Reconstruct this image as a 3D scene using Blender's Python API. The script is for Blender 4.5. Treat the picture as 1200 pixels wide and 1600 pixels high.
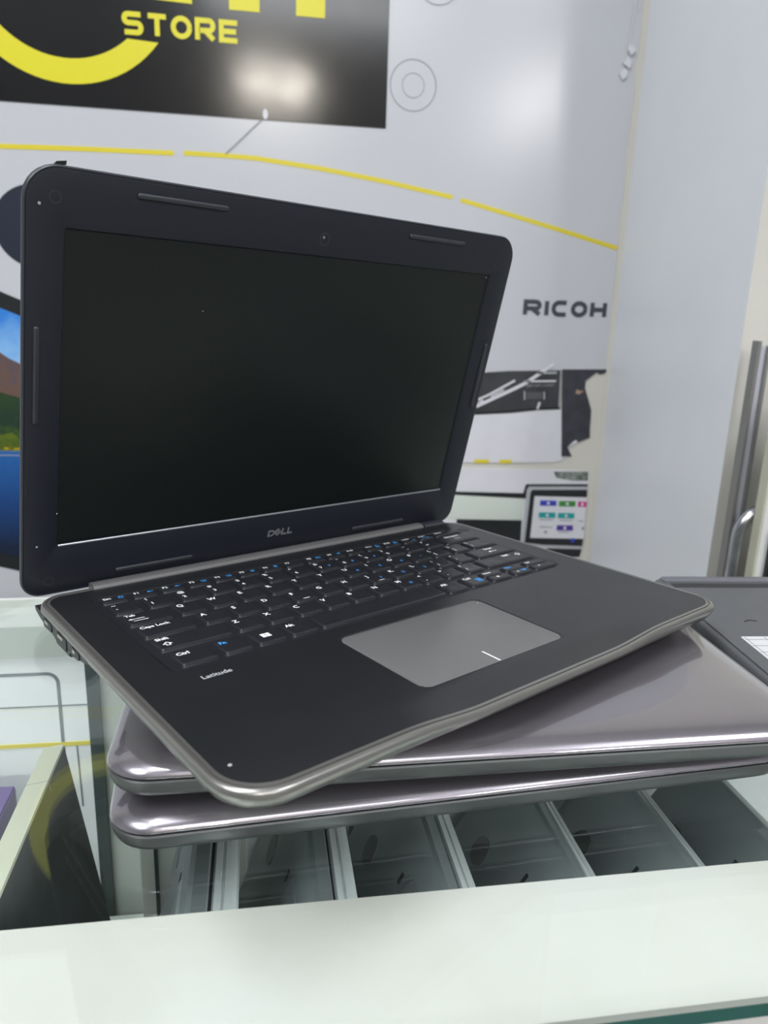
import bpy, bmesh, math, random
from mathutils import Matrix, Vector

for o in list(bpy.data.objects):
    bpy.data.objects.remove(o)
SC = bpy.context.scene
COL = SC.collection
random.seed(7)
pi = math.pi

# ------------------------------------------------------------------ camera
cam_data = bpy.data.cameras.new('camera')
cam_data.sensor_fit = 'HORIZONTAL'
cam_data.sensor_width = 36.0
cam_data.lens = 1212.83 / 1200 * 36.0
cam_data.clip_start = 0.01
cam_data.clip_end = 50
cam_data.dof.use_dof = True
cam_data.dof.focus_distance = 0.42
cam_data.dof.aperture_fstop = 15
camera = bpy.data.objects.new('camera', cam_data)
COL.objects.link(camera)
camera.matrix_world = Matrix(((0.986891, 0.010672, -0.161038, 0.0),
                              (-0.158056, 0.265714, -0.951007, 0.0),
                              (0.032641, 0.963993, 0.263918, 0.236),
                              (0, 0, 0, 1)))
SC.camera = camera

# ------------------------------------------------------------------ view, world
SC.view_settings.view_transform = 'Standard'
SC.view_settings.look = 'None'
SC.view_settings.exposure = -0.27
SC.view_settings.gamma = 1.0
SC.view_settings.use_curve_mapping = False
world = bpy.data.worlds.new('shop_world')
SC.world = world
world.use_nodes = True
world.node_tree.nodes['Background'].inputs[0].default_value = (0.75, 0.85, 1.0, 1)
world.node_tree.nodes['Background'].inputs[1].default_value = 0.3

# ------------------------------------------------------------------ lamps of the shop and added fill lights (glass counter top is z = 0, ceiling is z = 1.75)
pi_ = math.pi
def area(name, loc, sx, sy, power, col=(0.955, 0.975, 1.0), rot=(0, 0, 0)):
    l = bpy.data.lights.new(name, 'AREA')
    l.shape = 'RECTANGLE'
    l.size = sx
    l.size_y = sy
    l.energy = power
    l.color = col
    o = bpy.data.objects.new(name, l)
    COL.objects.link(o)
    o.location = loc
    o.rotation_euler = rot
    return o

area('ceiling_lamp', (0.03, -3.85, 1.70), 0.12, 0.30, 40, (1.0, 0.93, 0.82))
area('ceiling_lamp', (0.29, -3.95, 1.70), 0.12, 0.30, 40, (1.0, 0.93, 0.82))
area('ceiling_lamp', (2.06, -3.9, 1.70), 0.14, 1.3, 80, (1.0, 0.95, 0.97))
area('ceiling_lamp', (-1.1, -0.5, 1.70), 0.6, 1.2, 36)
area('ceiling_lamp', (1.4, -0.9, 1.70), 0.6, 1.2, 30)
area('ceiling_lamp', (-0.30, 0.05, 1.70), 0.10, 1.2, 20)
area('ceiling_lamp', (0.35, -2.2, 1.70), 1.2, 0.6, 26)
area('ceiling_fill', (-1.1, -0.5, 1.45), 0.6, 1.2, 12, rot=(pi_, 0, 0))  # added fill lights aimed upwards to brighten the ceiling
area('ceiling_fill', (1.4, -0.9, 1.45), 0.6, 1.2, 12, rot=(pi_, 0, 0))
area('ceiling_fill', (0.2, -2.2, 1.45), 1.2, 0.6, 10, rot=(pi_, 0, 0))
area('showcase_fill', (0.15, 0.262, -0.026), 1.6, 0.012, 2.2, (0.95, 1.0, 0.98), (math.radians(35), 0, 0))  # added fill light, brightens the inside of the counter

# ------------------------------------------------------------------ materials
MATS = {}
def nodes_of(m):
    m.use_nodes = True
    return m.node_tree.nodes, m.node_tree.links, m.node_tree.nodes['Principled BSDF']

def mat(name, col, rough=0.5, metal=0.0, spec=0.5, coat=0.0, coat_rough=0.05, noise=0.0, nscale=40.0,
        bump=0.0, bscale=400.0, rvar=0.0, emit=0.0, col2=None):
    if name in MATS:
        return MATS[name]
    m = bpy.data.materials.new(name)
    N, L, b = nodes_of(m)
    c = (*col, 1)
    b.inputs['Base Color'].default_value = c
    b.inputs['Roughness'].default_value = rough
    b.inputs['Metallic'].default_value = metal
    b.inputs['Specular IOR Level'].default_value = spec
    b.inputs['Coat Weight'].default_value = coat
    b.inputs['Coat Roughness'].default_value = coat_rough
    tc = N.new('ShaderNodeTexCoord')
    nz = N.new('ShaderNodeTexNoise')
    nz.inputs['Scale'].default_value = nscale
    nz.inputs['Detail'].default_value = 4
    L.new(tc.outputs['Object'], nz.inputs['Vector'])
    if noise > 0 or col2:
        mx = N.new('ShaderNodeMixRGB')
        mx.inputs[1].default_value = c
        d = col2 if col2 else tuple(max(0, v * (1 - noise)) for v in col)
        mx.inputs[2].default_value = (*d, 1)
        cr = N.new('ShaderNodeValToRGB')
        cr.color_ramp.elements[0].position = 0.4
        cr.color_ramp.elements[1].position = 0.7
        L.new(nz.outputs['Fac'], cr.inputs[0])
        L.new(cr.outputs[0], mx.inputs[0])
        L.new(mx.outputs[0], b.inputs['Base Color'])
    if rvar > 0:
        mr = N.new('ShaderNodeMapRange')
        mr.inputs[1].default_value = 0.3
        mr.inputs[2].default_value = 0.7
        mr.inputs[3].default_value = max(0.0, rough - rvar)
        mr.inputs[4].default_value = rough + rvar
        L.new(nz.outputs['Fac'], mr.inputs[0])
        L.new(mr.outputs[0], b.inputs['Roughness'])
    if bump > 0:
        n2 = N.new('ShaderNodeTexNoise')
        n2.inputs['Scale'].default_value = bscale
        n2.inputs['Detail'].default_value = 2
        L.new(tc.outputs['Object'], n2.inputs['Vector'])
        bp = N.new('ShaderNodeBump')
        bp.inputs['Strength'].default_value = bump
        bp.inputs['Distance'].default_value = 0.001
        L.new(n2.outputs['Fac'], bp.inputs['Height'])
        L.new(bp.outputs[0], b.inputs['Normal'])
    if emit > 0:
        b.inputs['Emission Color'].default_value = c
        b.inputs['Emission Strength'].default_value = emit
    MATS[name] = m
    return m

def glass_mat(name, tint, f0=0.045):
    m = bpy.data.materials.new(name)
    m.use_nodes = True
    N, L = m.node_tree.nodes, m.node_tree.links
    N.clear()
    out = N.new('ShaderNodeOutputMaterial')
    tr = N.new('ShaderNodeBsdfTransparent')
    tr.inputs[0].default_value = (*tint, 1)
    gl = N.new('ShaderNodeBsdfGlossy')
    gl.inputs['Roughness'].default_value = 0.01
    gl.inputs['Color'].default_value = (0.95, 1.0, 0.98, 1)
    ge = N.new('ShaderNodeNewGeometry')
    dt = N.new('ShaderNodeVectorMath'); dt.operation = 'DOT_PRODUCT'
    L.new(ge.outputs['Normal'], dt.inputs[0]); L.new(ge.outputs['Incoming'], dt.inputs[1])
    ab = N.new('ShaderNodeMath'); ab.operation = 'ABSOLUTE'
    L.new(dt.outputs['Value'], ab.inputs[0])
    om = N.new('ShaderNodeMath'); om.operation = 'SUBTRACT'; om.inputs[0].default_value = 1.0
    L.new(ab.outputs[0], om.inputs[1])
    pw = N.new('ShaderNodeMath'); pw.operation = 'POWER'; pw.inputs[1].default_value = 5.0
    L.new(om.outputs[0], pw.inputs[0])
    ma = N.new('ShaderNodeMath'); ma.operation = 'MULTIPLY_ADD'
    ma.inputs[1].default_value = 1 - f0; ma.inputs[2].default_value = f0
    L.new(pw.outputs[0], ma.inputs[0])
    mx = N.new('ShaderNodeMixShader')
    L.new(ma.outputs[0], mx.inputs[0]); L.new(tr.outputs[0], mx.inputs[1]); L.new(gl.outputs[0], mx.inputs[2])
    L.new(mx.outputs[0], out.inputs[0])
    return m

M_shop = mat('dark_shop_wall', (0.30, 0.31, 0.33), 0.6)
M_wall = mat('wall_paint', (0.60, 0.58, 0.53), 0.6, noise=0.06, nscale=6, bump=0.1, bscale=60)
M_col = mat('column_side_lit', (0.74, 0.76, 0.80), 0.35, noise=0.04, nscale=5, bump=0.05, bscale=50)  # bluish tint of the light put into the wall colour
M_ceil = mat('ceiling_paint', (0.80, 0.82, 0.84), 0.7, noise=0.03)
M_floor = mat('floor_tile', (0.20, 0.21, 0.20), 0.5, spec=0.4)
M_deck = mat('soft_black_plastic', (0.0085, 0.0095, 0.012), 0.38, spec=0.85, bump=0.12, bscale=2500, rvar=0.02, nscale=30)
M_silver = mat('brushed_grey_metal', (0.30, 0.295, 0.28), 0.3, metal=0.8)
M_bezel = mat('bezel_black_plastic', (0.010, 0.012, 0.020), 0.42, bump=0.1, bscale=3000)
M_screen = mat('screen_panel', (0.004, 0.0065, 0.0055), 0.3, spec=0.5)
M_rubber = mat('dark_rubber', (0.035, 0.038, 0.046), 0.4)
M_key = mat('key_plastic', (0.014, 0.015, 0.019), 0.36, rvar=0.06, nscale=120, bump=0.05, bscale=3000)
M_well = mat('keyboard_tray_plastic', (0.012, 0.013, 0.017), 0.4)
M_white = mat('white_legend', (0.8, 0.8, 0.8), 0.5)
M_blue = mat('blue_legend', (0.05, 0.34, 0.85), 0.5)
M_pad = mat('touchpad_grey', (0.12, 0.12, 0.12), 0.36, rvar=0.04, nscale=30)
M_hinge = mat('hinge_grey_plastic', (0.13, 0.128, 0.13), 0.4)
M_logo = mat('logo_grey', (0.36, 0.37, 0.4), 0.3, metal=0.6)
M_port = mat('port_black', (0.01, 0.01, 0.012), 0.4)
M_portm = mat('port_metal', (0.5, 0.48, 0.42), 0.3, metal=0.8)
M_mauve = mat('glossy_mauve_lacquer', (0.255, 0.235, 0.265), 0.27, metal=0.75, coat=1.0, coat_rough=0.02)
MATS['glossy_mauve_lacquer'].node_tree.nodes['Principled BSDF'].inputs['Coat IOR'].default_value = 1.9
M_side = mat('grey_base_plastic', (0.085, 0.09, 0.09), 0.38, metal=0.4)
M_seam = mat('seam_black', (0.008, 0.008, 0.01), 0.5)
M_dark = mat('dark_grey_bottom_cover', (0.09, 0.093, 0.10), 0.42, bump=0.1, bscale=1500, rvar=0.05)
M_darkr = mat('dark_cover_rim', (0.16, 0.16, 0.185), 0.3, metal=0.3)
M_stick = mat('sticker_silver', (0.6, 0.6, 0.62), 0.4)
M_glass = glass_mat('counter_glass', (0.962, 0.982, 0.970))
M_gedge = mat('glass_edge_green', (0.012, 0.085, 0.07), 0.12)
M_strip = mat('white_painted_board', (0.68, 0.675, 0.66), 0.35, noise=0.04, nscale=9)
M_stain = mat('white_board_smudged', (0.69, 0.675, 0.665), 0.35, nscale=7, col2=(0.63, 0.61, 0.565))
M_door = mat('white_door_board', (0.78, 0.80, 0.82), 0.35)
M_dgreen = mat('pale_green_board', (0.42, 0.45, 0.42), 0.35)
M_gap = mat('dark_green_trim', (0.02, 0.035, 0.035), 0.4)
M_poster = mat('poster_vinyl', (0.53, 0.54, 0.57), 0.19, spec=0.5, rvar=0.015, nscale=4, bump=0.1, bscale=5)
M_pblack = mat('poster_black_vinyl', (0.014, 0.014, 0.015), 0.14, spec=0.5, rvar=0.02, nscale=6, bump=0.15, bscale=10)
M_yellow = mat('poster_yellow', (0.68, 0.62, 0.02), 0.3)
M_yellow2 = mat('poster_yellow_line', (0.66, 0.55, 0.03), 0.35)
M_ink = mat('poster_grey_ink', (0.045, 0.048, 0.06), 0.4)
M_thin = mat('poster_thin_line', (0.22, 0.23, 0.26), 0.4)
M_navy = mat('poster_navy_print', (0.012, 0.018, 0.035), 0.35)
M_scan = mat('print_dark_grey', (0.045, 0.047, 0.052), 0.35, noise=0.4, nscale=25)
M_scanb = mat('print_black', (0.012, 0.014, 0.016), 0.35)
M_torn = mat('print_torn_charcoal', (0.04, 0.04, 0.052), 0.45, noise=0.4, nscale=60)
M_pwhite = mat('print_white', (0.66, 0.66, 0.7), 0.35, noise=0.04, nscale=40)
M_plight = mat('print_light_grey', (0.42, 0.43, 0.45), 0.4)
M_std = mat('standing_laptop_grey', (0.15, 0.17, 0.18), 0.36, metal=0.4, rvar=0.03, nscale=14)
M_stdl = mat('standing_laptop_edge', (0.42, 0.45, 0.46), 0.38, metal=0.3)
M_boxk = mat('black_carton', (0.022, 0.028, 0.03), 0.55, noise=0.5, nscale=60)
M_boxc = mat('cream_carton_edge', (0.50, 0.50, 0.40), 0.5)
M_purple = mat('purple_carton', (0.12, 0.07, 0.24), 0.5)
M_whitebox = mat('white_carton', (0.7, 0.72, 0.74), 0.5, noise=0.03)
M_chrome = mat('scuffed_chrome', (0.55, 0.56, 0.6), 0.22, metal=1.0, noise=0.3, nscale=60)
M_alu = mat('grey_metal_post', (0.25, 0.25, 0.24), 0.4, metal=0.5)
M_alul = mat('light_metal_post', (0.50, 0.50, 0.56), 0.4)
M_board = mat('white_panel_paint', (0.68, 0.69, 0.68), 0.4)

# ------------------------------------------------------------------ mesh helpers
class MB:
    def __init__(s):
        s.v = []; s.f = []; s.m = []
    def add(s, vs, fs, mi=0):
        n = len(s.v)
        s.v += [tuple(p) for p in vs]
        s.f += [tuple(i + n for i in f) for f in fs]
        s.m += [mi] * len(fs)
    def box(s, x0, x1, y0, y1, z0, z1, mi=0):
        s.add([(x0,y0,z0),(x1,y0,z0),(x1,y1,z0),(x0,y1,z0),(x0,y0,z1),(x1,y0,z1),(x1,y1,z1),(x0,y1,z1)],
              [(0,3,2,1),(4,5,6,7),(0,1,5,4),(1,2,6,5),(2,3,7,6),(3,0,4,7)], mi)
    def loft(s, rings, cap0=True, cap1=True, mi=0, mis=None):
        """rings of equal length, counter-clockwise seen from the +end"""
        n = len(rings[0]); base = len(s.v)
        for r in rings:
            s.v += [tuple(p) for p in r]
        for k in range(len(rings) - 1):
            for i in range(n):
                j = (i + 1) % n
                a = base + k * n
                s.f.append((a + i, a + j, a + n + j, a + n + i))
                s.m.append(mis[k] if mis else mi)
        if cap0:
            s.f.append(tuple(base + i for i in reversed(range(n)))); s.m.append(mis[0] if mis else mi)
        if cap1:
            a = base + (len(rings) - 1) * n
            s.f.append(tuple(a + i for i in range(n))); s.m.append(mis[-1] if mis else mi)
    def prism(s, poly, a0, a1, tf=None, mi=0):
        """2D polygon extruded; tf maps (x, y, h) to 3D"""
        tf = tf or (lambda x, y, h: (x, y, h))
        area2 = sum(poly[i][0]*poly[(i+1) % len(poly)][1] - poly[(i+1) % len(poly)][0]*poly[i][1] for i in range(len(poly)))
        if area2 < 0:
            poly = list(reversed(poly))
        s.loft([[tf(x, y, a0) for x, y in poly], [tf(x, y, a1) for x, y in poly]], mi=mi)
    def tube(s, pts, r, n=14, mi=0, closed=False):
        pts = [Vector(p) for p in pts]
        rings = []
        up = None
        for i, p in enumerate(pts):
            a = pts[i - 1] if (i > 0 or closed) else p
            b = pts[(i + 1) % len(pts)] if (i < len(pts) - 1 or closed) else p
            t = (b - a).normalized()
            if up is None:
                up = Vector((0, 0, 1)) if abs(t.z) < 0.9 else Vector((1, 0, 0))
            u = (up - t * up.dot(t)).normalized(); up = u
            w = t.cross(u)
            rr = r[i] if isinstance(r, (list, tuple)) else r
            rings.append([p + u * rr * math.cos(2*pi*k/n) + w * rr * math.sin(2*pi*k/n) for k in range(n)])
        if closed:
            rings.append(rings[0])
            s.loft(rings, False, False, mi)
        else:
            s.loft(rings, True, True, mi)
    def stroke(s, pts, w, a0, a1, tf=None, mi=0, closed=False):
        """2D polyline of width w, mitred, extruded"""
        n = len(pts); L = []; R = []
        for i in range(n):
            p = Vector(pts[i])
            if closed:
                a, b = Vector(pts[i - 1]), Vector(pts[(i + 1) % n])
            else:
                a = Vector(pts[max(i - 1, 0)]); b = Vector(pts[min(i + 1, n - 1)])
            d1 = (p - a).normalized() if (p - a).length > 1e-9 else (b - p).normalized()
            d2 = (b - p).normalized() if (b - p).length > 1e-9 else d1
            n1 = Vector((-d1.y, d1.x)); n2 = Vector((-d2.y, d2.x))
            m = (n1 + n2)
            m = m.normalized() if m.length > 1e-6 else n1
            k = 1 / max(0.35, m.dot(n1))
            L.append(p + m * w * 0.5 * k); R.append(p - m * w * 0.5 * k)
        tf = tf or (lambda x, y, h: (x, y, h))
        base = len(s.v)
        for i in range(n):
            s.v += [tuple(tf(L[i].x, L[i].y, a0)), tuple(tf(R[i].x, R[i].y, a0)), tuple(tf(R[i].x, R[i].y, a1)), tuple(tf(L[i].x, L[i].y, a1))]
        rng = range(n) if closed else range(n - 1)
        for i in rng:
            j = (i + 1) % n
            a, c = base + 4*i, base + 4*j
            for k in range(4):
                k2 = (k + 1) % 4
                s.f.append((a + k, a + k2, c + k2, c + k)); s.m.append(mi)
        if not closed:
            for a in (base, base + 4*(n - 1)):
                s.f.append((a, a + 1, a + 2, a + 3)); s.m.append(mi)
    def build(s, name, mats, parent=None, smooth=30, scale=1.0):
        me = bpy.data.meshes.new(name)
        vs = [(x*scale, y*scale, z*scale) for x, y, z in s.v] if scale != 1.0 else s.v
        me.from_pydata(vs, [], s.f)
        if not isinstance(mats, (list, tuple)):
            mats = [mats]
        for m in mats:
            me.materials.append(m)
        for p, i in zip(me.polygons, s.m):
            p.material_index = min(i, len(mats) - 1)
            p.use_smooth = bool(smooth)
        bm = bmesh.new(); bm.from_mesh(me)
        bmesh.ops.remove_doubles(bm, verts=bm.verts, dist=1e-7)
        bmesh.ops.recalc_face_normals(bm, faces=bm.faces)
        bm.to_mesh(me); bm.free()
        if smooth:
            me.set_sharp_from_angle(angle=math.radians(smooth))
        o = bpy.data.objects.new(name, me)
        COL.objects.link(o)
        if parent is not None:
            o.parent = parent
        return o

def rr(x0, x1, y0, y1, r, n=8):
    """rounded rectangle, counter-clockwise; r may be one radius or four (front-left, front-right, back-right, back-left)"""
    if not isinstance(r, (list, tuple)):
        r = [r] * 4
    cs = [(x0, y0, 1, 1, pi), (x1, y0, -1, 1, 1.5*pi), (x1, y1, -1, -1, 0), (x0, y1, 1, -1, 0.5*pi)]
    out = []
    for (x, y, sx, sy, a0), q in zip(cs, r):
        q = max(q, 0.0001)
        cx, cy = x + sx*q, y + sy*q
        for k in range(n + 1):
            a = a0 + 0.5*pi*k/n
            out.append((cx + q*math.cos(a), cy + q*math.sin(a)))
    return out

def dense(poly, step):
    out = []
    for i in range(len(poly)):
        a, b = poly[i], poly[(i + 1) % len(poly)]
        d = math.dist(a, b); k = max(1, int(d / step))
        for j in range(k):
            out.append((a[0] + (b[0]-a[0])*j/k, a[1] + (b[1]-a[1])*j/k))
    return out

def circle(cx, cy, r, n=32, a0=0):
    return [(cx + r*math.cos(a0 + 2*pi*k/n), cy + r*math.sin(a0 + 2*pi*k/n)) for k in range(n)]

def thing(name, label, cat, group=None, loc=(0, 0, 0), mw=None):
    o = bpy.data.objects.new(name, None)
    o.empty_display_size = 0.02
    COL.objects.link(o)
    if mw is not None:
        o.matrix_world = mw
    else:
        o.location = loc
    return tag(o, label, cat, group)

def tag(o, label, cat, group=None, kind=None):
    o['label'] = label; o['category'] = cat
    if group: o['group'] = group
    if kind: o['kind'] = kind
    return o

def struct(o):
    o['kind'] = 'structure'
    return o

TXT = {}
def text2d(s, off=0.0):
    """triangles of a word in the built-in font, size 1, left aligned on the base line"""
    key = (s, off)
    if key in TXT:
        return TXT[key]
    cu = bpy.data.curves.new('t', 'FONT')
    cu.body = s; cu.size = 1.0; cu.resolution_u = 3; cu.offset = off; cu.fill_mode = 'FRONT'
    ob = bpy.data.objects.new('t', cu)
    COL.objects.link(ob)
    bpy.context.view_layer.update()
    dg = bpy.context.evaluated_depsgraph_get()
    me = bpy.data.meshes.new_from_object(ob.evaluated_get(dg))
    vs = [(v.co.x, v.co.y) for v in me.vertices]
    fs = [tuple(p.vertices) for p in me.polygons]
    bpy.data.objects.remove(ob); bpy.data.curves.remove(cu); bpy.data.meshes.remove(me)
    if not vs:
        vs, fs = [(0, 0)], []
    TXT[key] = (vs, fs, max(v[0] for v in vs))
    return TXT[key]

def put_text(mb, s, x, y, size, z, mi, off=0.0, xs=1.0, tf=None):
    vs, fs, w = text2d(s, off)
    tf = tf or (lambda a, b, h: (a, b, h))
    if fs:
        mb.add([tf(x + a*size*xs, y + b*size, z) for a, b in vs], fs, mi)

# ================================================================== the room
def box_obj(name, m, x0, x1, y0, y1, z0, z1):
    b = MB(); b.box(x0, x1, y0, y1, z0, z1)
    return struct(b.build(name, m, smooth=0))
FL, CE = -0.95, 1.75
box_obj('floor', M_floor, -2.6, 3.1, -6.2, 1.30, FL - 0.1, FL)
box_obj('ceiling', M_ceil, -2.6, 3.1, -6.2, 1.30, CE, CE + 0.1)
box_obj('wall_back', M_wall, -2.6, 0.5545, 1.18, 1.30, FL, CE)
box_obj('wall_left', M_shop, -2.7, -2.6, -6.2, 1.30, FL, CE)
box_obj('wall_right', M_shop, 3.1, 3.2, -6.2, 0.84, FL, CE)
box_obj('wall_front', M_shop, -2.6, 3.1, -6.3, -6.2, FL, CE)
# column that stands out of the back wall: the light's bluish cast is in its left side's colour, its front is cream
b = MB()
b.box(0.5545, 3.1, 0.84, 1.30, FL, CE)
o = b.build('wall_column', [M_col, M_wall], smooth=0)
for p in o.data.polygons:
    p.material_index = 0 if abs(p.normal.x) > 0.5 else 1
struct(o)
# cream paint bead running down the inner corner
b = MB()
b.loft([[(0.549, 1.18, FL), (0.5545, 1.172, FL), (0.5545, 1.18, FL)], [(0.549, 1.18, CE), (0.5545, 1.172, CE), (0.5545, 1.18, CE)]])
struct(b.build('trim_1', M_wall, smooth=0))

# ================================================================== posters on the back wall (x across, z up)
WALLY = 1.18
def wtf(x, z, h):
    return (x, WALLY - h, z)
W = {
    'torn': [(0.4765,0.137),(0.5347,0.1354),(0.5174,0.122),(0.5176,0.11),(0.5247,0.0935),(0.5318,0.0758),(0.5326,0.0601),(0.5326,0.0465),(0.5344,0.0306),(0.5138,0.0225),(0.4979,0.0145),(0.5066,-0.0004),(0.4887,-0.0004)],
    'scan': [(0.3259,0.1253),(0.3522,0.1321),(0.3878,0.1349),(0.4753,0.1376),(0.4786,0.0792),(0.4358,0.0781),(0.3972,0.0732),(0.3351,0.0693),(0.3094,0.0669)],
    'scanband': [(0.3094,0.0673),(0.3351,0.0697),(0.3972,0.0737),(0.4358,0.0785),(0.4786,0.0796),(0.4785,0.0761),(0.4408,0.0743),(0.3975,0.0695),(0.3353,0.066),(0.3097,0.0625)],
    'st1': [(0.3401,0.0792),(0.4012,0.1082),(0.4165,0.116),(0.4359,0.1293),(0.4617,0.147)],
    'st2': [(0.3405,0.089),(0.3591,0.0974),(0.4003,0.1205)],
    'st3': [(0.3432,0.0836),(0.3507,0.0891)],
    'st4': [(0.3627,0.0947),(0.3833,0.1058)],
    'st5': [(0.4151,0.1193),(0.4677,0.1208)],
    'st6': [(0.4356,0.1326),(0.4676,0.1336)],
    'st7': [(0.4171,0.1041),(0.4182,0.0904)],
    'st8': [(0.4497,0.1035),(0.4508,0.0914)],
    'st9': [(0.4406,0.0759),(0.4438,0.087)],
    'st10': [(0.4746,0.1369),(0.4767,0.0796)],
    'sq': [(0.452,0.1035),(0.4663,0.1037),(0.4669,0.0921),(0.4526,0.0919)],
    'sq2': [(0.42,0.102),(0.4474,0.103),(0.4484,0.0925),(0.4209,0.0917)],
    'txt': [(0.4189,0.115),(0.4657,0.1168),(0.4661,0.1125),(0.4193,0.1104)],
    'whitebot': [(0.3004,0.0679),(0.4812,0.0763),(0.4893,0.0007),(0.4905,-0.0062),(0.4766,-0.0103),(0.322,-0.0107),(0.2868,-0.0111)],
    'yband': [(0.2868,-0.0111),(0.322,-0.0107),(0.472,-0.0119),(0.4723,-0.0149),(0.4209,-0.0204),(0.3858,-0.0185),(0.3224,-0.017),(0.2872,-0.0174)],
    'p2': [(0.2333,-0.0196),(0.3225,-0.0197),(0.473,-0.0223),(0.5399,-0.0252),(0.5407,-0.0459),(0.5404,-0.0695),(0.5417,-0.1395),(0.5389,-0.1714),(0.54,-0.2064),(0.2401,-0.1844)],
    'junk1': [(0.4781,-0.0258),(0.5381,-0.0259),(0.5385,-0.0411),(0.5131,-0.041),(0.4839,-0.0362)],
    'bband': [(0.2348,-0.0569),(0.3111,-0.058),(0.4291,-0.0616),(0.4325,-0.0465),(0.5392,-0.047),(0.5393,-0.0529),(0.4389,-0.0519),(0.4358,-0.057),(0.4345,-0.0706),(0.3113,-0.0631),(0.235,-0.0603)],
    'grad': [(0.2351,-0.0626),(0.3079,-0.0638),(0.4322,-0.0705),(0.4305,-0.1077),(0.2367,-0.1017)],
    'dark2': [(0.3195,-0.1046),(0.4305,-0.1077),(0.4312,-0.1449),(0.4231,-0.1642),(0.3215,-0.1382)],
    'frame': [(0.4376,-0.0505),(0.5391,-0.051),(0.5394,-0.0838),(0.5409,-0.1395),(0.5395,-0.1586),(0.4755,-0.1535),(0.4328,-0.1498),(0.4338,-0.1041),(0.4345,-0.0558)],
    'bez': [(0.444,-0.0559),(0.5392,-0.0565),(0.5392,-0.0934),(0.5409,-0.1395),(0.5403,-0.1542),(0.4704,-0.1505),(0.438,-0.1462),(0.4398,-0.1042),(0.4412,-0.0594)],
    'scr': [(0.4485,-0.0664),(0.5401,-0.0695),(0.54,-0.1006),(0.5414,-0.1412),(0.447,-0.1379)],
    'low3': [(0.4758,-0.1567),(0.5402,-0.1603),(0.5379,-0.1739),(0.5019,-0.1731)],
    'ic1': [(0.4586,-0.0736),(0.4868,-0.0743),(0.4874,-0.0833),(0.459,-0.0826)],
    'ic2': [(0.4917,-0.0748),(0.5201,-0.0755),(0.5205,-0.0848),(0.4918,-0.0841)],
    'ic3': [(0.5247,-0.076),(0.5399,-0.0767),(0.5399,-0.0857),(0.5249,-0.0851)],
    'ic4': [(0.4585,-0.094),(0.4871,-0.0947),(0.4875,-0.1041),(0.4584,-0.103)],
    'ic5': [(0.4915,-0.0953),(0.5202,-0.0961),(0.5207,-0.1054),(0.4916,-0.1044)],
    'ic6': [(0.4915,-0.1164),(0.5199,-0.1173),(0.5204,-0.1265),(0.4915,-0.1256)],
    'tx1': [(0.4614,-0.1184),(0.484,-0.1192),(0.4842,-0.1206),(0.4616,-0.1198)],
    'tx2': [(0.4706,-0.1262),(0.475,-0.1263),(0.4753,-0.1301),(0.4705,-0.1301)],
    'tx3': [(0.4951,-0.1278),(0.5147,-0.1286),(0.5148,-0.1298),(0.4952,-0.1292)],
    'tx4': [(0.5286,-0.1089),(0.5378,-0.1095),(0.5379,-0.1107),(0.5285,-0.1104)],
    'tx5': [(0.4603,-0.1057),(0.4845,-0.1064),(0.4846,-0.1076),(0.4604,-0.1071)],
    'tx6': [(0.4955,-0.1073),(0.5175,-0.1081),(0.5177,-0.1093),(0.4957,-0.1087)],
    'tx7': [(0.536,-0.1204),(0.5399,-0.1204),(0.5399,-0.1253),(0.5359,-0.1248)],
    'dotb': [(0.5219,-0.1436)],
    'pic_bez': [(-0.3934,0.2491),(-0.3462,0.2298),(-0.3174,0.2179),(-0.2979,0.2099),(-0.3107,-0.1798),(-0.351,-0.1788),(-0.3829,-0.1699),(-0.4352,-0.1556)],
    'pic': [(-0.3962,0.2222),(-0.3483,0.2075),(-0.3192,0.1963),(-0.2995,0.19),(-0.3089,-0.1562),(-0.349,-0.1554),(-0.3808,-0.1467),(-0.4329,-0.1336)],
    'mt': [(-0.4036,0.1507),(-0.3538,0.1474),(-0.3419,0.1389),(-0.3248,0.1303),(-0.3057,0.1127),(-0.3142,0.0062),(-0.418,0.0107)],
    'hill': [(-0.41,0.0886),(-0.3589,0.092),(-0.3422,0.0868),(-0.3288,0.0833),(-0.3064,0.1036),(-0.3142,0.0062),(-0.4182,0.0088)],
    'yel': [(-0.4156,0.0339),(-0.3646,0.0295),(-0.3469,0.0343),(-0.3341,0.0203),(-0.3131,0.0204),(-0.3141,0.0081),(-0.4182,0.0088)],
    'lake': [(-0.4183,0.0079),(-0.3143,0.0053),(-0.3089,-0.1562),(-0.349,-0.1554),(-0.3808,-0.1467),(-0.4329,-0.1336)],
    'shore': [(-0.419,0.0013),(-0.3358,0.0005),(-0.3148,-0.0004)],
    'tear1': [(0.529,0.6458),(0.5236,0.5863),(0.5321,0.5811),(0.5301,0.5578),(0.5209,0.5522),(0.5416,0.5686),(0.5445,0.6001)],
}
def layer(mb, poly, h, mi, t=0.0004):
    mb.prism(poly, h - t, h, wtf, mi)
def wstroke(mb, pts, w, h, mi, closed=False):
    mb.stroke(pts, w, h - 0.0004, h, wtf, mi, closed)

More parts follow.
